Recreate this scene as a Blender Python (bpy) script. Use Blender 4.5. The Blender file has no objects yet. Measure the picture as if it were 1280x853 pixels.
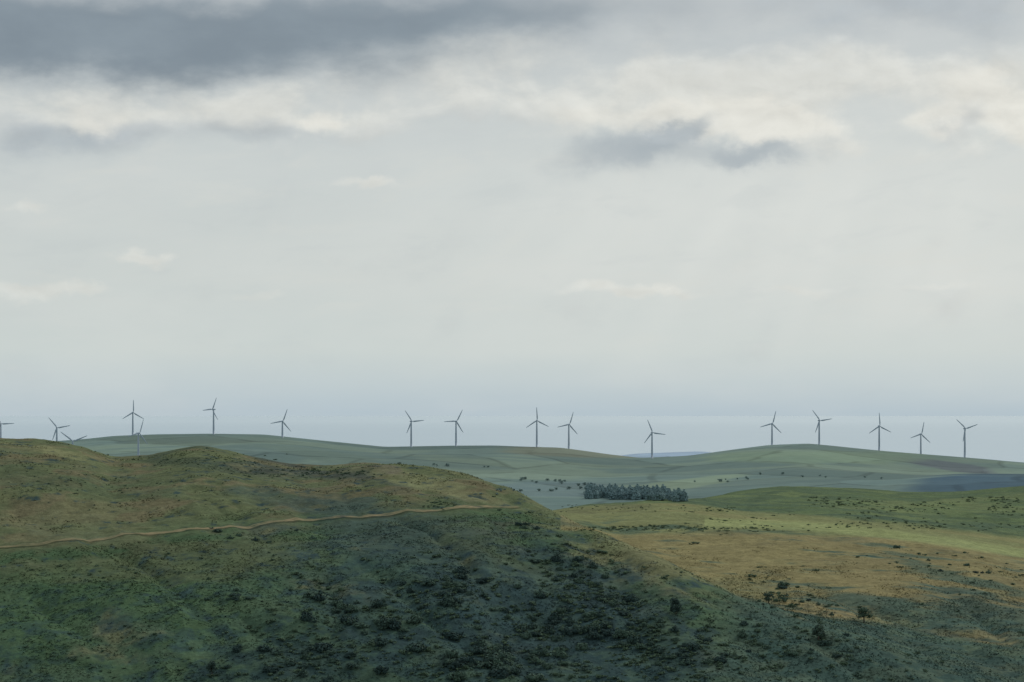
import bpy, math, random
import numpy as np
from mathutils import Vector
random.seed(7); rng = np.random.default_rng(7)
S = bpy.context.scene
C = S.collection
F = 3011.0      # focal length in reference pixels (1280 wide)
HY = 518.0      # image row of the true horizon

# ------------------------------------------------------------ camera
cd = bpy.data.cameras.new('camera'); cam = bpy.data.objects.new('camera', cd); C.objects.link(cam)
cd.sensor_width = 36; cd.lens = 36*F/1280; cd.shift_y = (HY-426.5)/1280
cd.clip_start = 0.5; cd.clip_end = 600000
cam.rotation_euler = (math.radians(90), 0, 0)
S.camera = cam
S.view_settings.view_transform = 'Standard'; S.view_settings.look = 'None'; S.view_settings.exposure = 0

def lin(c, k=1.0):
    c = np.array(c, float)/255
    return np.where(c <= .04045, c/12.92, ((c+.055)/1.055)**2.4)*k

# ------------------------------------------------------------ numpy noise
def _hash(ix, iy, seed):
    h = (ix.astype(np.int64)*374761393 + iy.astype(np.int64)*668265263 + seed*1442695041) & 0xffffffff
    h = ((h ^ (h >> 13))*1274126177) & 0xffffffff
    h = (h ^ (h >> 16)) & 0xffffffff
    return h/4294967295.0
def vnoise(x, y, seed=0):
    ix = np.floor(x); iy = np.floor(y); fx = x-ix; fy = y-iy
    fx = fx*fx*fx*(fx*(fx*6-15)+10); fy = fy*fy*fy*(fy*(fy*6-15)+10)
    ix = ix.astype(np.int64); iy = iy.astype(np.int64)
    a = _hash(ix, iy, seed); b = _hash(ix+1, iy, seed); c = _hash(ix, iy+1, seed); d = _hash(ix+1, iy+1, seed)
    return (a*(1-fx)+b*fx)*(1-fy) + (c*(1-fx)+d*fx)*fy
def fbm(x, y, wl, octv=4, seed=0, rough=.5):
    s = 0; amp = 1; tot = 0; x = np.asarray(x, float)/wl; y = np.asarray(y, float)/wl
    for o in range(octv):
        xr = x*.8-y*.6; yr = x*.6+y*.8
        s = s+amp*vnoise(xr+17.3*o, yr-9.1*o, seed+o*31); tot += amp; amp *= rough; x = xr*2.03; y = yr*2.03
    return s/tot
def sstep(a, b, t):
    t = np.clip((t-a)/(b-a), 0, 1); return t*t*(3-2*t)

# ------------------------------------------------------------ terrain control lines: (column, row) and (column, distance)
def tab(*p): return np.array(p, float)
curves = [
 (tab((0,1010)), tab((0,780))),
 (tab((-300,700),(0,705),(400,700),(600,700),(700,725),(860,795),(1000,840),(1280,935),(1600,960)),
  tab((0,1000),(600,1010),(700,1000),(860,920),(1280,845))),
 (tab((-300,540),(-100,543),(0,547),(60,552),(90,556),(112,562),(142,573),(185,572),(215,565),(250,561),(290,567),(330,577),(370,582),(410,583),(440,579),(470,579),(520,585),(560,591),(600,600),(640,615),(670,629),(720,652),(780,680),(860,716),(940,755),(1000,778),(1150,835),(1280,880),(1600,930)),
  tab((200,1320),(400,1290),(600,1210),(670,1150),(720,1110),(860,1010),(1000,960),(1280,900))),
 (tab((600,640),(700,690),(780,715),(860,742),(1000,768),(1150,815),(1280,845),(1600,890)),
  tab((500,1560),(640,1300),(700,1200),(860,1100),(1000,1030),(1280,950))),
 (tab((600,650),(700,663),(780,690),(860,702),(1000,708),(1150,730),(1280,760),(1600,790)),
  tab((500,1700),(640,1400),(700,1300),(860,1220),(1000,1220),(1280,1120))),
 (tab((600,655),(700,644),(760,655),(860,659),(1000,661),(1100,667),(1200,680),(1280,696),(1600,720)),
  tab((500,1850),(640,1550),(700,1450),(860,1400),(1280,1350))),
 (tab((600,660),(660,645),(700,636),(760,632),(820,629),(870,631),(950,645),(1100,657),(1280,676),(1600,690)),
  tab((500,2000),(700,1650),(860,1700),(1000,1620),(1280,1650))),
 (tab((640,668),(780,655),(840,638),(870,627),(920,616),(980,610),(1050,611),(1130,618),(1200,617),(1280,610),(1600,600)),
  tab((0,2400),(640,2400),(860,2200),(1280,2200))),
 (tab((0,655)), tab((0,3200))),
 (tab((0,610),(600,612),(760,617),(900,612),(1100,604),(1150,598),(1200,593),(1280,592)), tab((0,4000))),
 (tab((0,585),(300,582),(480,582),(560,585),(760,592),(860,590),(1000,583),(1150,592),(1280,596)), tab((0,4600))),
 (tab((-300,560),(0,556),(100,549),(140,545),(200,543),(260,542),(330,543),(400,550),(480,558),(540,557),(620,556),(700,559),(760,567),(800,571),(860,568),(900,563),(960,556),(1010,554),(1080,561),(1150,568),(1220,574),(1280,579),(1600,600)),
  tab((0,5600),(400,5500),(640,5300),(860,5200),(1280,5200))),
 (tab((0,605)), tab((0,6400))),
 (tab((700,598),(760,572),(790,567),(830,566),(880,564),(930,573),(1000,598)), tab((0,9000))),
 (tab((0,608)), tab((0,11500))),
]
cols = np.concatenate([np.arange(-2600, -260, 60), np.arange(-260, 1540, 1.5), np.arange(1540, 3900, 60)]).astype(float)
rows = np.concatenate([np.array([2, 10, 40, 100, 200, 350, 500, 600, 700, 760]), np.arange(780, 1330, 1.15), np.arange(1330, 2600, 4.5),
                       np.arange(2600, 6000, 13), np.arange(6000, 14001, 250)]).astype(float)
def smooth(xs, t, key):
    g = np.arange(-2700, 4000, 2.0); v = np.interp(g, t[:, 0], t[:, 1])
    n = key; k = np.hanning(2*n+1); k /= k.sum()
    v = np.convolve(np.pad(v, n, mode='edge'), k, mode='valid')
    return np.interp(xs, g, v)
CY = []; CD = []
for i, (yy, dd) in enumerate(curves):
    CY.append(smooth(cols, yy, 7 if i in (2, 11) else 14)); CD.append(smooth(cols, dd, 30))
CY = np.array(CY); CD = np.array(CD); CZ = -(CY-HY)/F*CD
def pchip(xk, yk, x):
    h = np.diff(xk); d = np.diff(yk)/h; m = np.zeros(len(xk))
    for i in range(1, len(xk)-1):
        if d[i-1]*d[i] > 0:
            w1 = 2*h[i]+h[i-1]; w2 = h[i]+2*h[i-1]; m[i] = (w1+w2)/(w1/d[i-1]+w2/d[i])
    m[0] = d[0]; m[-1] = d[-1]
    k = np.clip(np.searchsorted(xk, x)-1, 0, len(h)-1); t = (x-xk[k])/h[k]
    return ((2*t**3-3*t**2+1)*yk[k]+(t**3-2*t**2+t)*h[k]*m[k]+(-2*t**3+3*t**2)*yk[k+1]+(t**3-t**2)*h[k]*m[k+1])
BZ = np.zeros((len(cols), len(rows)))
for c in range(len(cols)):
    xk = np.concatenate([[0, 480, 620], CD[:, c], [14500]]); yk = np.concatenate([[-4, -190, -185], CZ[:, c], [-345]])
    BZ[c] = pchip(xk, yk, rows)
def relief(X, Y):
    near = 1-sstep(1900, 3000, Y); far = sstep(2700, 3600, Y)*(1-sstep(4900, 5500, Y)*.75)
    v = (fbm(X, Y, 60, 4, 3)-.5)*5.5*near
    g = np.abs(fbm(X*1.0+Y*.25, Y*.35, 45, 3, 11)-.5)*2
    v += (np.minimum(g, .35)-.2)*7*near*sstep(760, 860, Y)*(1-sstep(1080, 1250, Y))
    v += (fbm(X, Y, 7, 3, 5)-.5)*.8*near + (fbm(X, Y, 2.2, 2, 8)-.5)*.3*near*(1-sstep(1200, 1500, Y))
    v += (fbm(X, Y, 520, 3, 21)-.5)*20*far
    return v*sstep(600, 800, Y)
PX, YY = np.meshgrid(cols, rows, indexing='ij'); XX = (PX-640)/F*YY
ZZ = BZ+relief(XX, YY)
def height(X, Y):
    X = np.asarray(X, float); Y = np.asarray(Y, float); px = 640+F*X/Y
    ci = np.clip(np.searchsorted(cols, px)-1, 0, len(cols)-2); ri = np.clip(np.searchsorted(rows, Y)-1, 0, len(rows)-2)
    a = (px-cols[ci])/(cols[ci+1]-cols[ci]); b = (Y-rows[ri])/(rows[ri+1]-rows[ri])
    return (ZZ[ci, ri]*(1-a)+ZZ[ci+1, ri]*a)*(1-b)+(ZZ[ci, ri+1]*(1-a)+ZZ[ci+1, ri+1]*a)*b
PROJ = HY-F*ZZ/YY
VISY = PROJ.copy()
VISY[:, rows < 775] = 5000
MINY = np.minimum.accumulate(VISY, axis=1)
def locate(px, py):
    c = int(np.argmin(np.abs(cols-px))); hit = np.nonzero(MINY[c] <= py)[0]
    if len(hit) == 0: return None
    k = hit[0]; y1, y0 = VISY[c, k], VISY[c, k-1]
    t = 0 if abs(y1-y0) < 1e-6 or y0 > 4000 else np.clip((py-y0)/(y1-y0), 0, 1)
    if t == 0: Y = rows[k]
    else: Y = rows[k-1]+(rows[k]-rows[k-1])*t
    X = (px-640)/F*Y
    return float(X), float(Y), float(height(X, Y))

# thickets: centre, radii, angle, count, size range, label
CL = [
 (615, 826, 74, 26, 0, 40, (14, 32), 'dark gorse bush in the big thicket at the bottom centre of the near slope'),
 (570, 738, 50, 20, 10, 24, (10, 24), 'dark gorse bush in the thicket below the middle of the dirt track'),
 (452, 768, 64, 24, 15, 30, (10, 25), 'dark gorse bush in the thicket on the left middle of the near slope'),
 (722, 716, 66, 17, 40, 22, (8, 18), 'dark gorse bush in the loose diagonal band running down the spur'),
 (690, 782, 84, 36, 20, 42, (10, 22), 'dark gorse bush scattered on the slope above the bottom centre thicket'),
 (795, 790, 74, 40, 20, 36, (9, 20), 'dark gorse bush on the lower right flank of the spur'),
 (375, 828, 70, 22, 0, 24, (11, 26), 'dark gorse bush in the thicket at the bottom left of centre'),
 (312, 676, 46, 14, -5, 8, (7, 13), 'dark gorse bush just below the left half of the dirt track'),
 (655, 657, 16, 8, 30, 5, (7, 13), 'dark gorse bush below the right end of the dirt track'),
 (290, 746, 40, 8, 0, 8, (7, 14), 'dark gorse bush in the small row left of the middle thicket'),
 (985, 748, 46, 12, 20, 8, (7, 13), 'dark gorse bush beside the tan patch on the right hillside'),
 (1010, 812, 70, 20, 10, 14, (8, 19), 'dark gorse bush low on the right hillside'),
 (880, 815, 50, 22, 10, 14, (8, 17), 'dark gorse bush in the gully between spur and right hillside'),
 (1185, 709, 85, 9, 14, 8, (6, 11), 'dark gorse bush in the bracken streak on the right hillside'),
]
# ------------------------------------------------------------ ground colours (vegetation tones, plus haze painted into the far land)
def paint(px, py, X, Y):
    E = np.array((1.5, 1.6, 1.9))
    wx = px+(fbm(X, Y, 40, 4, 41)-.5)*70; wy = py+(fbm(X, Y, 40, 4, 42)-.5)*34
    n1 = fbm(X, Y, 28, 5, 51, .6); n2 = fbm(X*.5+Y*.5, Y, 12, 4, 52, .6); n3 = fbm(X, Y, 90, 3, 53); n4 = fbm(X, Y, 3.5, 3, 57, .6)
    n6 = fbm(X, Y, 7, 4, 58, .65)
    col = np.zeros(px.shape+(3,)); col[:] = lin((61, 78, 50), E)
    def mixc(m, c):
        nonlocal col
        m = m[..., None]; col = col*(1-m)+lin(c, E)*m
    def blob(cx, cy, rx, ry, ang=0, edge=.5, k=1.1, n=n1):
        a = math.radians(ang); dx = wx-cx; dy = wy-cy
        u = (dx*math.cos(a)+dy*math.sin(a))/rx; v = (-dx*math.sin(a)+dy*math.cos(a))/ry
        g = np.exp(-(u*u+v*v)*.7)
        return sstep(edge-.3, edge+.3, g+(n-.5)*k)
    # --- near hill
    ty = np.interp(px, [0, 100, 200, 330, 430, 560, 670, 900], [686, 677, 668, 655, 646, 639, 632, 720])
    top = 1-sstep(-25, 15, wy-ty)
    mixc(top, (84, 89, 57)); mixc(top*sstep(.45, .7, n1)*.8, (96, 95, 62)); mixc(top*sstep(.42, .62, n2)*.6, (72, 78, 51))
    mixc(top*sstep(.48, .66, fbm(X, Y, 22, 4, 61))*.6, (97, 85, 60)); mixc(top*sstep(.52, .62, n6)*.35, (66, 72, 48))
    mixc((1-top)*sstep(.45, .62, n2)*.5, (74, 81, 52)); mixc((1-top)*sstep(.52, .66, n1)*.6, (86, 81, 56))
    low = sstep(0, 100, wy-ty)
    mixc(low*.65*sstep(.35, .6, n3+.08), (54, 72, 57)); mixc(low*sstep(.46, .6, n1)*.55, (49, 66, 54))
    mixc(blob(130, 775, 220, 60, 0, .45)*.75, (58, 77, 46)); mixc(blob(560, 690, 160, 34, 15)*.6, (84, 81, 56))
    mixc(blob(250, 700, 200, 22, -6)*.6, (77, 80, 52))
    mixc(blob(650, 770, 280, 64, 25, .4)*.8, (49, 67, 58)); mixc(blob(420, 800, 200, 54, 0)*.6, (51, 68, 56))
    mixc(blob(60, 600, 140, 14, 5)*.6, (66, 76, 51)); mixc(blob(250, 575, 90, 9, 4)*.8, (62, 70, 50)); mixc(blob(400, 592, 90, 8, 8)*.85, (58, 63, 52))
    mixc(blob(70, 565, 60, 6, 10)*.8, (110, 108, 71)); mixc(blob(520, 600, 90, 9, 12)*.7, (103, 103, 67)); mixc(blob(480, 590, 40, 5, 10)*.6, (84, 76, 63))
    mixc(blob(90, 640, 120, 12, -3)*.5, (95, 89, 61)); mixc(blob(600, 622, 70, 7, 18)*.6, (99, 97, 65))
    mixc(blob(790, 690, 100, 18, 27, .4)*.85, (99, 96, 63)); mixc(blob(700, 655, 60, 14, 25)*.8, (85, 90, 58))
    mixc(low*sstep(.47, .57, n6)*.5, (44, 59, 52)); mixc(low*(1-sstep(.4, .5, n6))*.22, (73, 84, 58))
    for (cx, cy, rx, ry, ang, n_, sz, lab) in CL[:7]+CL[10:13]:
        mixc(blob(cx, cy, rx*1.35, ry*1.4, ang, .5, 1.5, n6)*.5, (42, 57, 53))
    # --- right hillside and fields
    E = np.array((1.4, 1.44, 1.68))
    R = sstep(860, 960, px+(n1-.5)*60+np.where(Y > 1075, 300, 0)*(px > 700))
    mixc(R*1.0, (66, 84, 66)); mixc(R*sstep(.45, .66, n2)*.5, (78, 89, 63))
    mixc(R*blob(1000, 694, 300, 46, 6, .28, .8), (117, 109, 70)); mixc(R*blob(1200, 732, 170, 32, 12, .4, 1.1), (112, 104, 68))
    mixc(R*sstep(.5, .7, n3)*(wy < 740)*.35, (122, 112, 72)); mixc(R*sstep(.5, .66, n2)*(wy < 735)*.25, (100, 99, 64))
    mixc(R*blob(1035, 757, 60, 11, 0, .5, 1.2), (119, 108, 70)); mixc(R*blob(1225, 800, 56, 9, 5, .55, 1.3)*.9, (114, 105, 69)); mixc(R*blob(920, 735, 50, 9, 5, .55, 1.3)*.6, (106, 104, 68))
    mixc(R*blob(1190, 714, 110, 11, 14, .55, 1.4, n2)*.8, (64, 81, 64)); mixc(R*blob(1100, 750, 80, 10, 10, .5, 1.5, n2)*.8, (58, 77, 63))
    mixc(R*blob(1250, 770, 100, 20, 12, .45, 1.4, n2)*.85, (60, 78, 64)); mixc(R*blob(960, 770, 110, 16, 12, .45, 1.4, n2)*.75, (56, 75, 62))
    mixc(R*blob(1100, 835, 270, 34, 8, .4)*.8, (52, 71, 60)); mixc(R*sstep(.48, .58, n6)*sstep(720, 780, wy)*.5, (48, 66, 57)); mixc(R*(1-sstep(.4, .5, n6))*sstep(760, 790, wy)*.25, (84, 91, 65))
    P = sstep(1330, 1370, Y)
    mixc(P, (105, 108, 68)); mixc(P*sstep(.45, .65, n3)*.8, (111, 109, 69)); mixc(P*blob(860, 662, 130, 5, 2, .45)*.9, (64, 80, 60)); mixc(P*blob(760, 640, 60, 4, 0)*.6, (92, 93, 63))
    ln = np.interp(px, [900, 1000, 1100, 1200, 1280, 1500], [654, 657, 666, 680, 692, 740])
    mixc(sstep(1250, 1330, Y)*(1-sstep(3, 8, np.abs(py-ln)))*(px > 880)*(1-sstep(1750, 1850, Y))*.75, (125, 131, 81))
    H2 = sstep(1660, 1740, Y)
    mixc(H2, (80, 94, 59)); mixc(H2*sstep(.42, .62, n3)*.8, (91, 103, 64)); mixc(H2*sstep(.46, .6, n1)*.75, (68, 83, 57)); mixc(H2*sstep(.5, .6, n2)*.45, (63, 78, 56))
    mixc(H2*blob(1100, 655, 200, 6, 3, .45)*.8, (62, 78, 58)); mixc(H2*blob(1180, 632, 120, 6, -3, .5)*.6, (102, 110, 68)); mixc(H2*blob(900, 630, 70, 6, 5)*.5, (62, 77, 57))
    # --- far land, pale blue-green because distance haze is mixed into its colours
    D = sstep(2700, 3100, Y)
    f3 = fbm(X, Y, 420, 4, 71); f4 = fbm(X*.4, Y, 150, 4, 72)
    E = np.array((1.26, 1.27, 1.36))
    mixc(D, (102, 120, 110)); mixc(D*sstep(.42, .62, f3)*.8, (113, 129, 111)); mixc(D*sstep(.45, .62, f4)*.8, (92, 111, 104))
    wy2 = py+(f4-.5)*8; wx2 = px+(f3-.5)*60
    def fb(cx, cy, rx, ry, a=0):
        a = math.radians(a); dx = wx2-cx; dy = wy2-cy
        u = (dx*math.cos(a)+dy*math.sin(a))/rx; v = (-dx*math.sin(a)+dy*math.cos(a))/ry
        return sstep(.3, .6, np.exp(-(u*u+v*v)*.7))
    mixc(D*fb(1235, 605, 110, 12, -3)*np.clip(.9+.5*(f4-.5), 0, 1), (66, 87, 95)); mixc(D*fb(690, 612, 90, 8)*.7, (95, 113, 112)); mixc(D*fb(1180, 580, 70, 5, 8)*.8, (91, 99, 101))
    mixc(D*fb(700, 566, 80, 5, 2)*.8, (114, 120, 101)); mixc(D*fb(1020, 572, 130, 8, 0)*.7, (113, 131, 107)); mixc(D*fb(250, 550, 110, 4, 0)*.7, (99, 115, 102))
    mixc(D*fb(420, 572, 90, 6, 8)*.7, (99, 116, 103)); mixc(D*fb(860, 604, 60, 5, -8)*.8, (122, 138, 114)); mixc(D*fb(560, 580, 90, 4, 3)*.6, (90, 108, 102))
    V = sstep(6400, 7500, Y); mixc(V, (144, 163, 174))  # hindmost hills fade to a painted haze blue
    k = 1+(n4-.5)*.35*(1-sstep(1800, 2600, Y)); k *= 1+(n2-.5)*.3*(1-sstep(2200, 2800, Y))
    return col*k[..., None]
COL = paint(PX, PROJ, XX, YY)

def mesh_np(name, v, f, mat, colr=None, smooth_=True, vn=4):
    me = bpy.data.meshes.new(name); n = len(v); m = len(f)
    me.vertices.add(n); me.vertices.foreach_set('co', np.ascontiguousarray(v, np.float32).ravel())
    me.loops.add(m*vn); me.loops.foreach_set('vertex_index', np.ascontiguousarray(f, np.int32).ravel())
    me.polygons.add(m); me.polygons.foreach_set('loop_start', np.arange(0, m*vn, vn, dtype=np.int32))
    if smooth_: me.polygons.foreach_set('use_smooth', np.ones(m, bool))
    if colr is not None:
        a = me.color_attributes.new('cover', 'FLOAT_COLOR', 'POINT')
        a.data.foreach_set('color', np.concatenate([colr, np.ones((n, 1))], 1).astype(np.float32).ravel())
    me.update()
    me.materials.append(mat); return me
def link(name, me, parent=None, loc=None):
    o = bpy.data.objects.new(name, me); C.objects.link(o)
    if parent is not None: o.parent = parent
    if loc is not None: o.location = loc
    return o
def tag(o, label=None, cat=None, group=None, kind=None):
    if label: o['label'] = label
    if cat: o['category'] = cat
    if group: o['group'] = group
    if kind: o['kind'] = kind
    return o

# ------------------------------------------------------------ materials
def newmat(name):
    m = bpy.data.materials.new(name); m.use_nodes = True; nt = m.node_tree; nt.nodes.clear(); return m, nt
class G:
    def __init__(s, nt): s.nt = nt
    def n(s, t, **kw):
        x = s.nt.nodes.new(t)
        for k, v in kw.items(): setattr(x, k, v)
        return x
    def put(s, sock, v):
        if hasattr(v, 'is_output'): s.nt.links.new(v, sock)
        elif isinstance(v, (tuple, list, np.ndarray)): sock.default_value = tuple(float(q) for q in v)+((1.0,) if len(v) == 3 and sock.type == 'RGBA' else ())
        else: sock.default_value = v
    def m(s, op, a, b=None, c=None, clamp=False):
        x = s.n('ShaderNodeMath', operation=op, use_clamp=clamp); s.put(x.inputs[0], a)
        if b is not None: s.put(x.inputs[1], b)
        if c is not None: s.put(x.inputs[2], c)
        return x.outputs[0]
    def mix(s, f, a, b, mode='MIX'):
        x = s.n('ShaderNodeMix', data_type='RGBA', blend_type=mode); s.put(x.inputs[0], f); s.put(x.inputs[6], a); s.put(x.inputs[7], b); return x.outputs[2]
    def noise(s, vec, scale, det=4, rough=.5, dist=0, dim='3D'):
        x = s.n('ShaderNodeTexNoise', noise_dimensions=dim); s.put(x.inputs['Vector'], vec); x.inputs['Scale'].default_value = scale
        x.inputs['Detail'].default_value = det; x.inputs['Roughness'].default_value = rough; x.inputs['Distortion'].default_value = dist; return x.outputs[0]
    def step(s, v, a, b):
        x = s.n('ShaderNodeMapRange', interpolation_type='SMOOTHSTEP'); s.put(x.inputs[0], v); x.inputs[1].default_value = a; x.inputs[2].default_value = b; return x.outputs[0]

gm, nt = newmat('hill_vegetation_haze'); g = G(nt)
out = g.n('ShaderNodeOutputMaterial'); bs = g.n('ShaderNodeBsdfPrincipled'); bs.inputs['Roughness'].default_value = .95; bs.inputs['Specular IOR Level'].default_value = .05
at = g.n('ShaderNodeAttribute', attribute_name='cover'); geo = g.n('ShaderNodeNewGeometry'); sep = g.n('ShaderNodeSeparateXYZ')
nt.links.new(geo.outputs['Position'], sep.inputs[0]); P = geo.outputs['Position']; Yp = sep.outputs[1]
farf = g.step(Yp, 2500, 3000)
nA = g.noise(P, .7, 3, .7); nB = g.noise(P, .22, 4, .6); nC = g.noise(P, .05, 4, .6)
k = g.m('MULTIPLY', g.m('MULTIPLY_ADD', nA, .9, .55), g.m('MULTIPLY_ADD', nB, .9, .55))
k = g.m('MULTIPLY', k, g.m('MULTIPLY_ADD', nC, .6, .7))
near = g.mix(1, at.outputs['Color'], g.mix(1, (1, 1, 1), k, 'MULTIPLY'), 'MULTIPLY')
mp = g.n('ShaderNodeMapping'); nt.links.new(P, mp.inputs[0]); mp.inputs['Rotation'].default_value = (0, 0, .5); mp.inputs['Scale'].default_value = (1, 1, 0)
wn = g.n('ShaderNodeTexNoise'); nt.links.new(mp.outputs[0], wn.inputs[0]); wn.inputs['Scale'].default_value = .004; wn.inputs['Detail'].default_value = 2
va = g.n('ShaderNodeVectorMath', operation='MULTIPLY_ADD'); nt.links.new(wn.outputs[1], va.inputs[0]); va.inputs[1].default_value = (90, 90, 0); nt.links.new(mp.outputs[0], va.inputs[2])
vo = g.n('ShaderNodeTexVoronoi', voronoi_dimensions='2D', feature='DISTANCE_TO_EDGE'); nt.links.new(va.outputs[0], vo.inputs['Vector']); vo.inputs['Scale'].default_value = .0042
vc = g.n('ShaderNodeTexVoronoi', voronoi_dimensions='2D', feature='F1'); nt.links.new(va.outputs[0], vc.inputs['Vector']); vc.inputs['Scale'].default_value = .0042
cellv = g.n('ShaderNodeSeparateColor'); nt.links.new(vc.outputs['Color'], cellv.inputs[0])
fk = g.m('MULTIPLY_ADD', cellv.outputs[0], .30, .85)
hedge = g.m('SUBTRACT', 1, g.step(vo.outputs['Distance'], .01, .05))
hn = g.step(g.noise(P, .012, 2), .38, .52)
fk = g.m('MULTIPLY', fk, g.m('SUBTRACT', 1, g.m('MULTIPLY', g.m('MULTIPLY', hedge, hn), .24)))
fk = g.m('MULTIPLY', fk, g.m('MULTIPLY_ADD', g.noise(P, .03, 4, .6), .4, .8))
far = g.mix(1, at.outputs['Color'], g.mix(1, (1, 1, 1), fk, 'MULTIPLY'), 'MULTIPLY')
nt.links.new(g.mix(farf, near, far), bs.inputs['Base Color'])
bp = g.n('ShaderNodeBump'); bp.inputs['Distance'].default_value = .9; g.put(bp.inputs['Strength'], g.m('MULTIPLY_ADD', farf, -.4, .5)); g.put(bp.inputs['Height'], g.m('ADD', nA, nB))
nt.links.new(bp.outputs[0], bs.inputs['Normal']); nt.links.new(bs.outputs[0], out.inputs[0])

def leafmat(name, c1, c2, scale=.6):
    m, nt = newmat(name); g = G(nt); out = g.n('ShaderNodeOutputMaterial'); bs = g.n('ShaderNodeBsdfPrincipled'); bs.inputs['Roughness'].default_value = .85; bs.inputs['Specular IOR Level'].default_value = .1
    geo = g.n('ShaderNodeNewGeometry'); oi = g.n('ShaderNodeObjectInfo')
    nn = g.noise(geo.outputs['Position'], scale, 3, .6); r = g.m('MULTIPLY_ADD', oi.outputs['Random'], .7, -.35)
    f = g.step(g.m('ADD', nn, r), .25, .75)
    nt.links.new(g.mix(f, c1, c2), bs.inputs['Base Color']); nt.links.new(bs.outputs[0], out.inputs[0]); return m
M_gorse = leafmat('gorse_leaves', lin((54, 74, 71)), lin((80, 102, 87)))
M_tree = leafmat('tree_leaves', lin((60, 79, 73)), lin((86, 105, 86)))  # leaf colours lifted towards blue to stand in for haze
M_conifer = leafmat('hazed_conifer_needles', lin((122, 148, 151)), lin((132, 158, 158)), .1)  # needles paled and blued: valley haze is put into their colour
M_fartree = leafmat('hazed_distant_leaves', lin((122, 145, 143)), lin((134, 156, 149)), .1)  # leaf colour includes the haze of distance
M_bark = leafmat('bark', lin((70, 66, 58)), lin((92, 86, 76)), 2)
M_farbark = leafmat('hazed_distant_bark', lin((112, 130, 132)), lin((122, 138, 138)), 2)  # bark lightened the same way, haze painted in
M_scrub = leafmat('scrub_leaves', lin((60, 80, 70)), lin((84, 104, 82)))
M_scrub2 = leafmat('far_scrub_leaves', lin((80, 98, 78)), lin((96, 112, 86)))

bm_, nt = newmat('bracken_fronds'); g = G(nt); out = g.n('ShaderNodeOutputMaterial'); bs = g.n('ShaderNodeBsdfPrincipled'); bs.inputs['Roughness'].default_value = .9; bs.inputs['Specular IOR Level'].default_value = .05
at = g.n('ShaderNodeAttribute', attribute_name='cover'); geo = g.n('ShaderNodeNewGeometry')
g.put(bs.inputs['Base Color'], g.mix(1, at.outputs['Color'], g.mix(1, (1, 1, 1), g.m('MULTIPLY_ADD', g.noise(geo.outputs['Position'], .5, 3), .5, .75), 'MULTIPLY'), 'MULTIPLY')); nt.links.new(bs.outputs[0], out.inputs[0])

# ------------------------------------------------------------ hills (one sheet)
nc, nr = ZZ.shape
V = np.stack([XX, YY, ZZ], -1).reshape(-1, 3)
I = np.arange(nc*nr).reshape(nc, nr)
FQ = np.stack([I[:-1, :-1], I[1:, :-1], I[1:, 1:], I[:-1, 1:]], -1).reshape(-1, 4)
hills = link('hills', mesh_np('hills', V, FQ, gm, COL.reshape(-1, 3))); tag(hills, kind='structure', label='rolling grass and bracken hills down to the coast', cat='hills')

# sea
sm, nt = newmat('hazed_sea_water'); g = G(nt); out = g.n('ShaderNodeOutputMaterial'); bs = g.n('ShaderNodeBsdfPrincipled'); bs.inputs['Roughness'].default_value = .25
geo = g.n('ShaderNodeNewGeometry'); sp = g.n('ShaderNodeSeparateXYZ'); nt.links.new(geo.outputs['Position'], sp.inputs[0])
mp = g.n('ShaderNodeMapping'); nt.links.new(geo.outputs['Position'], mp.inputs[0]); mp.inputs['Scale'].default_value = (.0002, .00012, 0)
c0 = g.mix(g.noise(mp.outputs[0], 1, 4), lin((172, 198, 212)), lin((177, 203, 217)))
g.put(bs.inputs['Base Color'], g.mix(g.step(sp.outputs[1], 20000, 110000), c0, lin((198, 221, 231))))  # aerial haze as colour: water pales towards the horizon
nt.links.new(bs.outputs[0], out.inputs[0])
sx = np.linspace(-300000, 300000, 21); sy = np.array([7000, 20000, 60000, 150000, 400000.])
SX, SY = np.meshgrid(sx, sy, indexing='ij'); sv = np.stack([SX, SY, np.full_like(SX, -300.)], -1).reshape(-1, 3); si = np.arange(sv.shape[0]).reshape(SX.shape)
sf = np.stack([si[:-1, :-1], si[1:, :-1], si[1:, 1:], si[:-1, 1:]], -1).reshape(-1, 4)
sea = link('sea', mesh_np('sea', sv, sf, sm)); tag(sea, kind='structure', label='hazy blue sea on the horizon', cat='sea')

# ------------------------------------------------------------ track across the near hill
tk = [(-120, 694), (-40, 689), (0, 685), (60, 680), (120, 675), (200, 667), (270, 661), (330, 655), (380, 650), (430, 646), (500, 641), (560, 638), (620, 634), (655, 633)]
tp = [locate(*p) for p in tk]; tp = np.array([(a, b) for a, b, c in tp])
s = np.concatenate([[0], np.cumsum(np.hypot(*np.diff(tp, axis=0).T))]); q = np.arange(0, s[-1], 1.0)
tx = np.interp(q, s, tp[:, 0]); ty_ = np.interp(q, s, tp[:, 1])
kk = np.hanning(31); kk /= kk.sum()
tx = np.convolve(np.pad(tx, 15, mode='edge'), kk, 'valid'); ty_ = np.convolve(np.pad(ty_, 15, mode='edge'), kk, 'valid')
nx = -np.gradient(ty_); ny = np.gradient(tx); L = np.hypot(nx, ny); nx /= L; ny /= L
offs = np.linspace(-2.9, 2.9, 13); wob = 1+(fbm(q, q*0, 7, 4, 91)-.5)*.9
TX = tx[:, None]+nx[:, None]*offs*wob[:, None]; TY = ty_[:, None]+ny[:, None]*offs*wob[:, None]; TZ = height(TX, TY)+.30-.25*(np.abs(offs)/2.9)**2
tpx = 640+F*TX/TY; tpy = HY-F*TZ/TY
gc = paint(tpx, tpy, TX, TY)
nn = fbm(TX, TY, 5, 4, 93); n5 = fbm(TX, TY, 30, 3, 94)
rut = np.exp(-((np.abs(offs-.3)-.9)/.65)**2)[None, :]
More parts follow.
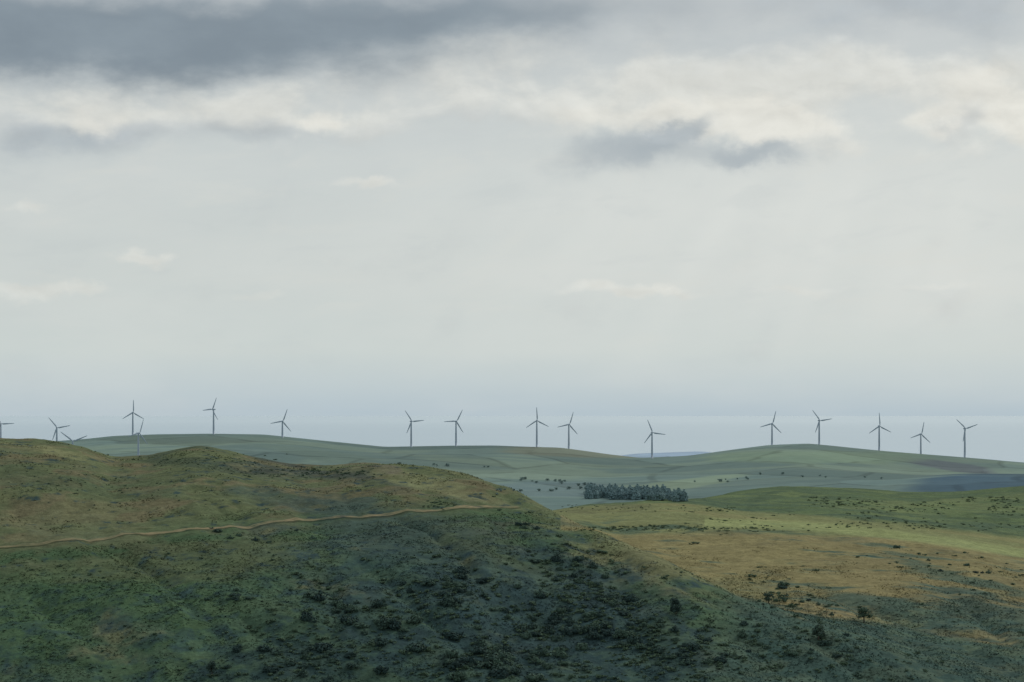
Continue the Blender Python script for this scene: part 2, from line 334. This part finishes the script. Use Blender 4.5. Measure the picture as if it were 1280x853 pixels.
f_ = np.clip(rut*1.25+(nn-.5)*1.5-.1+(n5-.5)*.8, 0, 1)[..., None]
tc_ = gc*(1-f_)+lin((121, 109, 80), np.array((1.45, 1.48, 1.62)))*f_
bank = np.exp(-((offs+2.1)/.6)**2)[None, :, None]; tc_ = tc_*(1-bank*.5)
tv = np.stack([TX, TY, TZ], -1).reshape(-1, 3); ti = np.arange(tv.shape[0]).reshape(TX.shape)
tf = np.stack([ti[:-1, :-1], ti[1:, :-1], ti[1:, 1:], ti[:-1, 1:]], -1).reshape(-1, 4)
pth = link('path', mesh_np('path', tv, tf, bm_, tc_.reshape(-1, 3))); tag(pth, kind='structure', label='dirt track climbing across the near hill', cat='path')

# ------------------------------------------------------------ ground cover: bracken and grass tussocks (stuff)
def tufts(name, X, Y, size, colr, nb, label, cat):
    n = len(X); Z = height(X, Y)
    a = rng.uniform(0, 2*math.pi, (n, nb)); r = size[:, None]*rng.uniform(.5, 1, (n, nb)); hh = size[:, None]*rng.uniform(.25, .7, (n, nb))
    w = .6
    c = np.stack([X, Y, Z-.1], -1)[:, None, :]
    p0 = c+np.stack([np.cos(a+w)*r*.5, np.sin(a+w)*r*.5, hh*.35], -1)
    p1 = c+np.stack([np.cos(a-w)*r*.5, np.sin(a-w)*r*.5, hh*.35], -1)
    p2 = c+np.stack([np.cos(a)*r, np.sin(a)*r, hh*.3], -1)
    p3 = c+np.stack([np.cos(a+.2)*r*.1, np.sin(a+.2)*r*.1, hh*1.0], -1)
    v = np.stack([p0, p2, p1, p3], 2).reshape(-1, 3); f = np.arange(len(v)).reshape(-1, 4)
    cc = np.repeat(colr, nb*4, axis=0)*np.repeat(rng.uniform(.85, 1.15, (n*nb, 1)), 4, axis=0)
    o = link(name, mesh_np(name, v, f, bm_, cc, smooth_=False)); tag(o, label, cat, kind='stuff'); return o
N = 130000
pxr = rng.uniform(-60, 1340, N); Yr = rng.uniform(800, 1300, N); Xr = (pxr-640)/F*Yr
pyr = HY-F*height(Xr, Yr)/Yr
ci = np.clip(np.searchsorted(cols, pxr), 0, len(cols)-1); ri = np.clip(np.searchsorted(rows, Yr), 0, len(rows)-1)
vis = (pyr < 880) & (pyr <= MINY[ci, ri]+2.5)
tyr = np.interp(pxr, [0, 330, 670, 900], [686, 655, 632, 700])
d = (fbm(Xr, Yr, 14, 4, 101)-.5)*3.5+.45+np.where(pyr > tyr+8, .35, -.6)-np.where((pxr > 780) & (pyr < 740), .4, 0)
dist_t = np.abs(pyr-np.interp(pxr, [p[0] for p in tk], [p[1] for p in tk]))
keep = vis & (rng.uniform(0, 1, N) < d) & ~((dist_t < 7) & (pxr < 670))
Xr, Yr, pxr, pyr = Xr[keep], Yr[keep], pxr[keep], pyr[keep]
cr = paint(pxr, pyr, Xr, Yr)*1.12
cr = cr*(1+(fbm(Xr, Yr, 5, 2, 103)[:, None]-.5)*.8)
tufts('bracken', Xr, Yr, rng.uniform(.45, 1.15, len(Xr)), cr, 5, 'green and rust bracken and rough grass on the near slopes', 'bracken')

# ------------------------------------------------------------ shrubs
def leaf_cloud(clumps, per, leaf, squash=1.0, seed=0):
    r = np.random.default_rng(seed); vs = []
    for (cx, cy, cz, rad) in clumps:
        n = max(12, int(per*rad*rad)); dr = r.normal(size=(n, 3)); dr /= np.linalg.norm(dr, axis=1)[:, None]
        rr = rad*(r.uniform(.7, 1.12, n)); p = np.array([cx, cy, cz])+dr*rr[:, None]*np.array([1, 1, squash])
        t = r.normal(size=(n, 3)); t -= (t*dr).sum(1)[:, None]*dr*.9; t /= np.linalg.norm(t, axis=1)[:, None]; b = np.cross(dr, t)
        s_ = leaf*r.uniform(.6, 1.4, n)[:, None]
        vs.append(np.stack([p-t*s_-b*s_*.5, p+t*s_*.6-b*s_*.7, p+t*s_+b*s_*.5, p-t*s_*.4+b*s_*.8], 1))
    v = np.concatenate(vs).reshape(-1, 3); v[:, 2] = np.maximum(v[:, 2], -.08); return v, np.arange(len(v)).reshape(-1, 4)
def shrub_mesh(seed, mat):
    r = random.Random(seed); cl = [(0, 0, .18, .32)]
    for i in range(r.randint(8, 12)):
        a = r.uniform(0, 6.28); q = r.uniform(.1, .44); rad = r.uniform(.11, .22)
        cl.append((math.cos(a)*q, math.sin(a)*q, r.uniform(.1, .56)*(1.12-q*1.2), rad))
    v, f = leaf_cloud(cl, 1450, .05, .9, seed); return mesh_np('shrub_foliage', v, f, mat, smooth_=False)
shrubs = [shrub_mesh(100+i, M_gorse) for i in range(8)]
ndone = 0
def put_bush(px, py, wpx, label, group, name='gorse_bush', hs=None):
    global ndone
    L_ = locate(px, py)
    if L_ is None: return
    X, Y, Z = L_; w = wpx*Y/F
    o = link(name, random.choice(shrubs)); o.location = (X, Y, Z-.05*w); o.rotation_euler = (0, 0, random.uniform(0, 6.28))
    k = random.uniform(.65, 1.0) if hs is None else hs
    o.scale = (w*random.uniform(.9, 1.3), w*random.uniform(.8, 1.1), w*k); tag(o, label, 'bush', group); ndone += 1
for cx, cy, rx, ry, ang, n, sz, lab in CL:
    a = math.radians(ang)
    for i in range(n):
        u = random.gauss(0, .58)*rx; v = random.gauss(0, .58)*ry
        put_bush(cx+u*math.cos(a)-v*math.sin(a), min(cy+u*math.sin(a)+v*math.cos(a), 866), sz[0]+(sz[1]-sz[0])*random.random()**1.6, lab, lab.replace('dark gorse bush', 'gorse bushes'))

def stuff_scrub(name, pts, label, mat):
    vs = []; protos = []
    for i in range(5):
        r = random.Random(300+i); cl = [(r.uniform(-.35, .35), r.uniform(-.35, .35), r.uniform(.05, .28), r.uniform(.16, .3)) for _ in range(5)]
        protos.append(leaf_cloud(cl, 240, .1, .8, 300+i)[0])
    for px, py, w in pts:
        L_ = locate(px, py)
        if L_ is None: continue
        X, Y, Z = L_; p = random.choice(protos); w *= Y/F; a = random.uniform(0, 6.28)
        R_ = np.array([[math.cos(a), -math.sin(a), 0], [math.sin(a), math.cos(a), 0], [0, 0, random.uniform(.45, .8)]])
        vs.append(p@R_.T*w+np.array([X, Y, Z]))
    v = np.concatenate(vs); f = np.arange(len(v)).reshape(-1, 4)
    o = link(name, mesh_np(name, v, f, mat, smooth_=False)); tag(o, label, 'scrub', kind='stuff')
pts = []
def patchy(px, py, sx=45.0, sy=7.0, sd=77): return vnoise(np.array([px/sx]), np.array([py/sy]), sd)[0]
while len(pts) < 450:
    px = random.uniform(0, 1280); py = random.uniform(690, 860)
    if patchy(px, py, 60, 24, 78) > random.uniform(.35, .7): pts.append((px, py, random.uniform(3, 9)))
wts = [c[2]*c[3] for c in CL[:7]+CL[10:13]]
for i in range(1700):
    cx, cy, rx, ry, ang, n, sz, lab = random.choices(CL[:7]+CL[10:13], wts)[0]; a = math.radians(ang); u = random.gauss(0, .9)*rx; v = random.gauss(0, 1.0)*ry
    X_, Y_ = cx+u*math.cos(a)-v*math.sin(a), cy+u*math.sin(a)+v*math.cos(a)
    if patchy(X_, Y_, 22, 12, 79) > random.uniform(.15, .6): pts.append((X_, min(Y_, 864), random.uniform(4, 13)))
for i in range(150): pts.append((random.gauss(400, 45), random.gauss(591, 4), random.uniform(2, 6)))
for i in range(90): pts.append((random.gauss(250, 50), random.gauss(574, 5), random.uniform(2, 5)))
for i in range(90): pts.append((random.uniform(0, 300), random.gauss(605, 14), random.uniform(2, 5)))
for i in range(30): pts.append((random.gauss(548, 14), random.gauss(630, 4), random.uniform(3, 6)))
stuff_scrub('scrub', pts, 'low dark scrub and heather scattered over the near hill', M_scrub)
pts = []
while len(pts) < 400:
    px = random.uniform(850, 1290); py = np.interp(px, [850, 950, 1280], [640, 622, 622])+abs(random.gauss(0, 1))*17
    if patchy(px, py) > random.uniform(.45, .8): pts.append((px, py, 2+5*random.random()**2))
for i in range(170): pts.append((random.uniform(730, 980), random.gauss(661, 1.8), random.uniform(3, 6)))
for i in range(50): pts.append((random.uniform(700, 860), random.gauss(636, 3), random.uniform(2, 4)))
for i in range(80): pts.append((random.uniform(1000, 1290), random.gauss(658, 3), random.uniform(3, 6)))
stuff_scrub('distant_scrub', pts, 'dark gorse specks over the green hill on the right', M_scrub2)

# ------------------------------------------------------------ trees
def tube(path, rad, seg=7):
    vs = []; fs = []
    for i, (p, r) in enumerate(zip(path, rad)):
        for j in range(seg):
            a = 2*math.pi*j/seg; vs.append((p[0]+math.cos(a)*r, p[1]+math.sin(a)*r, p[2]))
    for i in range(len(path)-1):
        for j in range(seg): fs.append((i*seg+j, i*seg+(j+1) % seg, (i+1)*seg+(j+1) % seg, (i+1)*seg+j))
    return vs, fs
def tree_meshes(seed, mat, bark, kind):
    r = random.Random(seed)
    vs, fs = tube([(0, 0, -.05), (.01, 0, .2), (.02, .01, .5), (.0, 0, .8 if kind == 'con' else .62)], [.035, .028, .018, .006])
    if kind == 'round':
        for i in range(5):
            a = r.uniform(0, 6.28); z = r.uniform(.2, .4); b, bf = tube([(0, 0, z), (math.cos(a)*.13, math.sin(a)*.13, z+.14), (math.cos(a)*.25, math.sin(a)*.25, z+.26)], [.015, .01, .004], 5)
            k = len(vs); vs += b; fs += [tuple(q+k for q in f) for f in bf]
        cl = []
        for i in range(15):
            a = r.uniform(0, 6.28); q = r.uniform(.05, .36); z = r.uniform(.2, .82); q *= 1-abs(z-.5)*.9
            cl.append((math.cos(a)*q, math.sin(a)*q, z, r.uniform(.12, .2)))
        v, f = leaf_cloud(cl, 2200, .038, .9, seed)
    else:
        cl = []
        for i in range(10):
            z = .08+.085*i; R_ = .27*(1-(i/10.0)**2.0)+.04
            for j in range(4 if i < 7 else 2):
                a = r.uniform(0, 6.28); q = R_*r.uniform(.3, .7) if i < 8 else .02; cl.append((math.cos(a)*q, math.sin(a)*q, z, max(.06, R_*r.uniform(.5, .75))))
        v, f = leaf_cloud(cl, 1500, .035, .8, seed)
    tm = mesh_np('trunk', np.array(vs, float), np.array(fs), bark); cm = mesh_np('crown', v, f, mat, smooth_=False); return tm, cm
def put_tree(pair, name, px, py, hpx, label, group=None, wide=1.0, cat='tree'):
    L_ = locate(px, py)
    if L_ is None: return
    X, Y, Z = L_; h = hpx*Y/F
    e = link(name, None); e.location = (X, Y, Z); e.rotation_euler = (0, 0, random.uniform(0, 6.28)); e.scale = (h*wide, h*wide, h); tag(e, label, cat, group)
    link('trunk', pair[0], e); link('crown', pair[1], e)
near_tr = [tree_meshes(500+i, M_tree, M_bark, 'round') for i in range(4)]
put_tree(near_tr[0], 'hawthorn_tree', 1080, 778, 22, 'large round dark tree standing alone on the lower right hillside', None, 1.3)
put_tree(near_tr[1], 'hawthorn_tree', 845, 768, 22, 'round dark tree at the foot of the spur, right of the bush thickets', None, .95)
put_tree(near_tr[2], 'hawthorn_tree', 1023, 800, 20, 'wide low dark tree below left of the lone round tree', None, 1.5)
put_tree(near_tr[3], 'hawthorn_tree', 265, 845, 20, 'small paler tree near the bottom left of the near slope', None, .8)
put_tree(near_tr[0], 'hawthorn_tree', 961, 755, 16, 'small dark tree between the spur and the tan patch', None, 1.1)
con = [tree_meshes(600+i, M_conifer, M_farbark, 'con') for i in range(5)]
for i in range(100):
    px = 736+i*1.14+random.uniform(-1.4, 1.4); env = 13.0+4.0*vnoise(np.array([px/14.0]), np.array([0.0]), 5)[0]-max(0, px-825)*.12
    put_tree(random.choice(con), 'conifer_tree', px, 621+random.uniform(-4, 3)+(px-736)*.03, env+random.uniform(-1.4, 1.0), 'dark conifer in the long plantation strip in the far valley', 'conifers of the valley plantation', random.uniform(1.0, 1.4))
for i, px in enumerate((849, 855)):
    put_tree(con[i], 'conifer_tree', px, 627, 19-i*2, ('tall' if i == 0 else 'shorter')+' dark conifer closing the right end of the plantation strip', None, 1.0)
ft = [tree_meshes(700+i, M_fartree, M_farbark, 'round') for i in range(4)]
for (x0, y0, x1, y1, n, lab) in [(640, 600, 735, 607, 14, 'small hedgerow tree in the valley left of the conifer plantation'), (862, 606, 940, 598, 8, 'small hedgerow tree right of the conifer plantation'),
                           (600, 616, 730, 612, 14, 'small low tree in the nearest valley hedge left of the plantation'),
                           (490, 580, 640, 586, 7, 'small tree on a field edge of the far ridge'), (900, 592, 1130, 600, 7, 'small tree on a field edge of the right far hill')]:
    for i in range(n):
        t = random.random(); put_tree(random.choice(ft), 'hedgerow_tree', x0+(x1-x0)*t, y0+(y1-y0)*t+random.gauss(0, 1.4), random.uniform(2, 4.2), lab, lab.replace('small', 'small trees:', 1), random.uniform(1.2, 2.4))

# ------------------------------------------------------------ wind turbines
tm_, nt = newmat('turbine_paint'); g = G(nt); out = g.n('ShaderNodeOutputMaterial'); bs = g.n('ShaderNodeBsdfPrincipled'); bs.inputs['Roughness'].default_value = .5
geo = g.n('ShaderNodeNewGeometry'); g.put(bs.inputs['Base Color'], g.mix(g.noise(geo.outputs['Position'], .15, 3), lin((156, 172, 187)), lin((170, 185, 198)))); nt.links.new(bs.outputs[0], out.inputs[0])
RB = 29.5
def lathe(prof, seg=20):
    vs = []; fs = []
    for (r, z) in prof:
        for j in range(seg): a = 2*math.pi*j/seg; vs.append((math.cos(a)*r, math.sin(a)*r, z))
    for i in range(len(prof)-1):
        for j in range(seg): fs.append((i*seg+j, i*seg+(j+1) % seg, (i+1)*seg+(j+1) % seg, (i+1)*seg+j))
    return np.array(vs, float), np.array(fs)
v, f = lathe([(2.6, -2), (2.6, .3), (2.05, .35), (1.95, 10), (1.75, 25), (1.5, 40), (1.3, 50), (1.3, 50.6), (.01, 50.7)]); MT = mesh_np('tower', v, f, tm_)
def nacelle():
    st = [(-3.2, .8, .9), (-2.6, 1.45, 1.5), (0, 1.6, 1.75), (3.5, 1.55, 1.7), (5.6, 1.3, 1.3), (6.2, .6, .6)]
    vs = []; fs = []; seg = 16
    for (y, w, h) in st:
        for j in range(seg):
            a = 2*math.pi*j/seg; c_, s_ = math.cos(a), math.sin(a); e = .6
            vs.append((math.copysign(abs(c_)**e, c_)*w, y, math.copysign(abs(s_)**e, s_)*h+.2))
    for i in range(len(st)-1):
        for j in range(seg): fs.append((i*seg+j, i*seg+(j+1) % seg, (i+1)*seg+(j+1) % seg, (i+1)*seg+j))
    n = len(vs); vs += [(0, -3.2, .2), (0, 6.2, .2)]
    for j in range(seg): fs.append((n, j, (j+1) % seg)); fs.append((n+1, (len(st)-1)*seg+(j+1) % seg, (len(st)-1)*seg+j))
    me = bpy.data.meshes.new('nacelle'); me.from_pydata(vs, [], fs); me.materials.append(tm_); me.polygons.foreach_set('use_smooth', [True]*len(me.polygons)); return me
MN = nacelle()
v, f = lathe([(1.35, 0), (1.4, .8), (1.2, 1.7), (.8, 2.4), (.3, 2.8), (.01, 2.9)], 16); v = v[:, [0, 2, 1]]*np.array([1, -1, 1]); MH = mesh_np('rotor_hub', v, f[:, ::-1], tm_)
def blade():
    st = [(0.6, .85, .85, 0), (2.2, .8, .75, 5), (4.5, 1.45, .5, 16), (7, 1.6, .4, 12), (12, 1.35, .3, 8), (18, 1.1, .22, 5), (24, .85, .15, 3), (28, .6, .1, 1), (RB, .2, .05, 0)]
    vs = []; fs = []; seg = 10
    for (z, c, t, tw) in st:
        tw = math.radians(tw)
        for j in range(seg):
            a = 2*math.pi*j/seg; x = math.cos(a)*c+(c*.35 if z > 3 else 0); y = math.sin(a)*t*(1 if x < c else .6)
            vs.append((x*math.cos(tw)-y*math.sin(tw), x*math.sin(tw)+y*math.cos(tw), z))
    for i in range(len(st)-1):
        for j in range(seg): fs.append((i*seg+j, i*seg+(j+1) % seg, (i+1)*seg+(j+1) % seg, (i+1)*seg+j))
    return mesh_np('blade', np.array(vs, float), np.array(fs), tm_)
MB_ = blade()
TB = [
 (1, 560, 530, 88, 15, 'leftmost wind turbine, cut by the edge, one blade level to the right'),
 (71, 556, 535, -40, 20, 'second wind turbine from the left, on the skyline left of the tall ridge'),
 (91, 584, 552, -52, 10, 'wind turbine mostly hidden behind the near hill, only blades showing'),
 (166, 544, 516, 0, 25, 'wind turbine at the left end of the long ridge with a blade straight up'),
 (173, 574, 542, 18, 45, 'lower wind turbine standing in front of the ridge beside the straight-up one'),
 (267, 543, 512, 25, -35, 'wind turbine on the highest part of the left ridge, fifth along the skyline'),
 (353, 547, 527, 20, 20, 'wind turbine where the left ridge starts to slope down to the right'),
 (514, 559, 527, -35, 25, 'left one of the pair of wind turbines left of the centre'),
 (570, 558, 527, 28, 20, 'right one of the pair of wind turbines left of the centre'),
 (671, 559, 526, -3, 10, 'wind turbine right of centre with one blade straight up'),
 (711, 562, 531, 18, 20, 'wind turbine just right of the straight-up one in the centre'),
 (815, 573, 541, -22, 10, 'wind turbine alone in the dip between the two far hills'),
 (965, 558, 530, 15, 10, 'leftmost wind turbine of the five on the right hill'),
 (1024, 557, 526, -38, 15, 'second wind turbine of the right hill, near its summit'),
 (1099, 562, 533, -3, 10, 'middle wind turbine of the five on the right hill, one blade straight up'),
 (1151, 575, 543, 12, 15, 'fourth wind turbine of the right hill, standing lowest on its slope'),
 (1206, 571, 536, -48, 15, 'rightmost wind turbine of all, on the right slope'),
]
def child(name, me, parent, **kw):
    o = link(name, me, parent)
    for k, v in kw.items(): setattr(o, k, v)
    return o
proto = link('wind_turbine', None)
child('tower', MT, proto); child('nacelle', MN, proto, location=(0, 0, 52)); child('rotor_hub', MH, proto, location=(0, -3.1, 52.2))
for i in range(3): child('blade', MB_, proto, location=(0, -4.2, 52.2), rotation_euler=(0, math.radians(120*i), 0))
kids = list(proto.children)
for i, (bx, by, hy, ang, yaw, lab) in enumerate(TB):
    c = int(np.argmin(np.abs(cols-bx)))
    cand = (rows > 3900) & (rows < 5750); pr = PROJ[c][cand]; rr = rows[cand]
    k = int(np.argmin(np.abs(pr-by))); Y = rr[k]
    X = (bx-640)/F*Y; Z = float(height(X, Y)); hz = -(hy-HY)/F*Y; tall = hz-Z
    if i == 0: t, ks = proto, kids
    else:
        t = proto.copy(); C.objects.link(t); ks = []
        for ch in kids:
            q = ch.copy(); C.objects.link(q); q.parent = t; ks.append(q)
    t.location = (X, Y, Z); t.rotation_euler = (0, 0, math.radians(yaw)); tag(t, lab, 'wind turbine', 'wind turbines along the far ridge')
    b = 0
    for q in ks:
        if q.name.startswith('tower'): q.scale = (1.1, 1.1, tall/52)
        elif q.name.startswith('nacelle'): q.location = (0, 0, tall)
        elif q.name.startswith('rotor'): q.location = (0, -3.1, tall+.2)
        else: q.location = (0, -4.2, tall+.2); q.rotation_euler = (0, math.radians(ang+120*b), 0); b += 1

# ------------------------------------------------------------ sky and sun
SE, SR = 36, 48
w = bpy.data.worlds.new('World'); S.world = w; w.use_nodes = True; nt = w.node_tree; nt.nodes.clear(); g = G(nt)
out = g.n('ShaderNodeOutputWorld'); bg = g.n('ShaderNodeBackground'); bg.inputs[1].default_value = .1
sky = g.n('ShaderNodeTexSky', sky_type='NISHITA'); sky.sun_disc = False; sky.sun_elevation = math.radians(SE); sky.sun_rotation = math.radians(SR); sky.air_density = 1.5; sky.dust_density = 4
tc = g.n('ShaderNodeTexCoord'); sp = g.n('ShaderNodeSeparateXYZ'); nt.links.new(tc.outputs['Generated'], sp.inputs[0])
U = g.m('MULTIPLY_ADD', g.m('ARCTAN2', sp.outputs[0], sp.outputs[1]), F, 640); Vv = g.m('MULTIPLY_ADD', g.m('ARCSINE', sp.outputs[2]), -F, HY)
def vec(x, y, z=0.0):
    c = g.n('ShaderNodeCombineXYZ'); g.put(c.inputs[0], x); g.put(c.inputs[1], y); g.put(c.inputs[2], z); return c.outputs[0]
Pn = vec(g.m('MULTIPLY', U, .01), g.m('MULTIPLY', Vv, .017))
na = g.noise(Pn, .45, 6, .55); nb = g.noise(vec(g.m('MULTIPLY', U, .01), g.m('MULTIPLY', Vv, .02), 5.0), .6, 6, .55)
nf = g.noise(Pn, 1.0, 9, .55, .2); ns = g.noise(vec(g.m('MULTIPLY', U, .004), g.m('MULTIPLY', Vv, .016), 9.0), .8, 5, .5)
nw = g.noise(vec(g.m('MULTIPLY', U, .006), g.m('MULTIPLY_ADD', U, .002, g.m('MULTIPLY', Vv, .02)), 21.0), 1.2, 7, .6, .4)
Pn2 = vec(g.m('MULTIPLY_ADD', U, .01, .06), g.m('MULTIPLY_ADD', Vv, .017, -.2)); nf2 = g.noise(Pn2, 1.0, 9, .55, .2)
lit = g.m('SUBTRACT', nf, nf2)
Uw = g.m('ADD', U, g.m('MULTIPLY_ADD', na, 300, -150)); Vw = g.m('ADD', Vv, g.m('MULTIPLY_ADD', nb, 100, -50))
nq = g.noise(vec(g.m('MULTIPLY', U, .01), g.m('MULTIPLY', Vv, .014), 31.0), 1.8, 7, .55); nq2 = g.noise(vec(g.m('MULTIPLY', U, .01), g.m('MULTIPLY', Vv, .014), 41.0), 1.8, 7, .55)
Up = g.m('ADD', U, g.m('MULTIPLY_ADD', nq, 100, -50)); Vp = g.m('ADD', Vv, g.m('MULTIPLY_ADD', nq2, 50, -25))
def blob(cx, cy, rx, ry, amp=1.0, ang=0, UU=None, WW=None):
    a = math.radians(ang); dx = g.m('SUBTRACT', Uw if UU is None else UU, cx); dy = g.m('SUBTRACT', Vw if WW is None else WW, cy)
    u = g.m('ADD', g.m('MULTIPLY', dx, math.cos(a)/rx), g.m('MULTIPLY', dy, math.sin(a)/rx)); v = g.m('ADD', g.m('MULTIPLY', dx, -math.sin(a)/ry), g.m('MULTIPLY', dy, math.cos(a)/ry))
    e = g.m('EXPONENT', g.m('MULTIPLY', g.m('ADD', g.m('MULTIPLY', u, u), g.m('MULTIPLY', v, v)), -1)); return g.m('MULTIPLY', e, amp)
def pb(cx, cy, rx, ry, amp=1.0, ang=0): return blob(cx, cy, rx, ry, amp, ang, Up, Vp)
def add(*a):
    r = a[0]
    for x in a[1:]: r = g.m('ADD', r, x)
    return r
ramp = g.n('ShaderNodeValToRGB'); g.put(ramp.inputs[0], g.m('MULTIPLY_ADD', Vv, 1/1200, .5))
stops = [(-600, (178, 185, 191)), (0, (192, 198, 201)), (200, (201, 208, 208)), (350, (205, 212, 210)), (440, (204, 213, 211)), (480, (195, 207, 210)), (517, (181, 197, 206)), (560, (178, 194, 204))]
el = ramp.color_ramp.elements
while len(el) < len(stops): el.new(.5)
for e, (y, c) in zip(el, stops): e.position = min(max(y/1200+.5, 0), 1); e.color = (*lin(c), 1)
col = ramp.outputs[0]
nfc = g.m('SUBTRACT', nf, .5)
col = g.mix(g.m('MULTIPLY', g.step(ns, .4, .7), .2), col, lin((221, 223, 219)))
col = g.mix(g.m('MULTIPLY', blob(1030, 270, 430, 150), .5), col, lin((224, 227, 223)))
ry_ = g.noise(vec(g.m('DIVIDE', g.m('SUBTRACT', U, 1350), g.m('ADD', g.m('MAXIMUM', Vv, -200), 420)), 0.0, 3.0), 6, 2, .5)
rm = g.m('MULTIPLY', g.m('MULTIPLY', g.step(ry_, .38, .66), g.step(Vv, 170, 270)), g.m('MULTIPLY', g.m('SUBTRACT', 1, g.step(Vv, 330, 500)), g.step(U, 350, 900)))
col = g.mix(g.m('MULTIPLY', rm, .2), col, lin((232, 234, 229)))
wm = g.m('MULTIPLY', g.step(nw, .5, .72), g.m('MULTIPLY', g.step(Vv, 60, 200), g.m('SUBTRACT', 1, g.step(Vv, 380, 470))))
col = g.mix(g.m('MULTIPLY', wm, .25), col, lin((218, 219, 213)))
wg = g.m('MULTIPLY', g.step(g.m('SUBTRACT', 1, nw), .52, .72), g.m('SUBTRACT', 1, g.step(Vv, 330, 450)))
col = g.mix(g.m('MULTIPLY', wg, .16), col, lin((184, 193, 197)))
lightm = add(blob(60, 140, 260, 40, .75), blob(330, 150, 220, 34, .75), blob(640, 95, 240, 60, .75), blob(920, 130, 190, 45, .8), blob(1230, 140, 120, 60, .8), blob(1060, 95, 200, 45, .55))
lm = g.step(g.m('MULTIPLY_ADD', nfc, 2.6, lightm), .3, 1.2)
col = g.mix(g.m('MULTIPLY', lm, .72), col, lin((225, 225, 218)))
greym = add(blob(85, 178, 85, 24, .95), blob(300, 166, 170, 18, .8), blob(1120, 20, 240, 42, 1.0), blob(700, 50, 160, 30, .4), blob(600, 150, 90, 16, .3))
gmk = g.step(g.m('MULTIPLY_ADD', nfc, 1.7, greym), .05, 1.3)
col = g.mix(g.m('MULTIPLY', gmk, .72), col, lin((167, 177, 185)))
pl = add(pb(905, 146, 80, 28, 1.0), pb(985, 165, 60, 26, .95), pb(840, 162, 60, 20, .75), pb(1225, 128, 64, 36, .95), pb(1165, 160, 46, 20, .6), pb(1270, 170, 40, 30, .7), pb(400, 158, 50, 18, .8), pb(120, 160, 60, 20, .7), pb(740, 145, 70, 22, .6), pb(1060, 190, 40, 14, .5),
  pb(462, 226, 40, 10, .75), pb(182, 322, 42, 11, .85), pb(45, 266, 42, 11, .7), pb(30, 368, 60, 13, .7), pb(110, 362, 50, 10, .6), pb(755, 360, 90, 12, .7), pb(830, 366, 60, 9, .6), pb(1000, 365, 70, 9, .55), pb(330, 372, 50, 10, .5), pb(1170, 360, 80, 10, .5))
pm = g.step(pl, .2, .85)
col = g.mix(g.m('MULTIPLY', pm, g.m('MULTIPLY_ADD', g.step(Vv, 190, 250), -.4, .85)), col, lin((230, 229, 221)))
pg = add(pb(770, 188, 100, 25, 1.0, -10), pb(850, 166, 50, 14, .7, -24), pb(945, 194, 84, 15, 1.05, -3), pb(1195, 155, 44, 22, .7, -30), pb(85, 184, 70, 15, .6), pb(310, 172, 80, 12, .5))
pgm = g.step(g.m('MULTIPLY_ADD', nfc, .5, pg), .05, 1.25)
col = g.mix(g.m('MULTIPLY', pgm, .85), col, lin((163, 174, 182)))
act = g.m('MINIMUM', add(lm, gmk, pm, .08), 1.0); sh = g.m('MULTIPLY_ADD', g.m('MULTIPLY', lit, act), .5, 1.0)
col = g.mix(1, col, g.mix(1, (1, 1, 1), sh, 'MULTIPLY'), 'MULTIPLY')
dark = add(blob(120, 46, 400, 46, 1.1), blob(540, 26, 300, 42, .85, -4), blob(-300, 60, 300, 60, 1), blob(200, 92, 300, 24, .4))
dm = g.step(g.m('MULTIPLY_ADD', nfc, .25, dark), -.1, 1.2)
dc = g.mix(g.step(nb, .3, .7), lin((121, 135, 147)), lin((133, 147, 158)))
dc = g.mix(g.m('MULTIPLY', blob(450, 0, 500, 16), .35), dc, lin((162, 172, 180)))
col = g.mix(g.m('MULTIPLY', dm, .95), col, dc)
over = g.m('MULTIPLY', g.step(g.m('MULTIPLY', Vv, -1), 30, 250), g.step(g.noise(tc.outputs['Generated'], 2.5, 6, .6), .4, .65))
col = g.mix(g.m('MULTIPLY', over, .5), col, lin((150, 160, 170)))
col10 = g.mix(1, col, (10, 10, 10), 'MULTIPLY')
fin = g.mix(.04, col10, sky.outputs[0])
nt.links.new(fin, bg.inputs[0]); nt.links.new(bg.outputs[0], out.inputs[0])
sl = bpy.data.lights.new('sun', 'SUN'); sl.energy = 1.5; sl.angle = math.radians(10); sl.color = (1, .95, .88)
so = bpy.data.objects.new('sun', sl); C.objects.link(so)
dv = Vector((math.sin(math.radians(SR))*math.cos(math.radians(SE)), math.cos(math.radians(SR))*math.cos(math.radians(SE)), math.sin(math.radians(SE))))
so.rotation_euler = dv.to_track_quat('Z', 'Y').to_euler(); so.location = (0, 0, 500)
print('bushes', ndone)
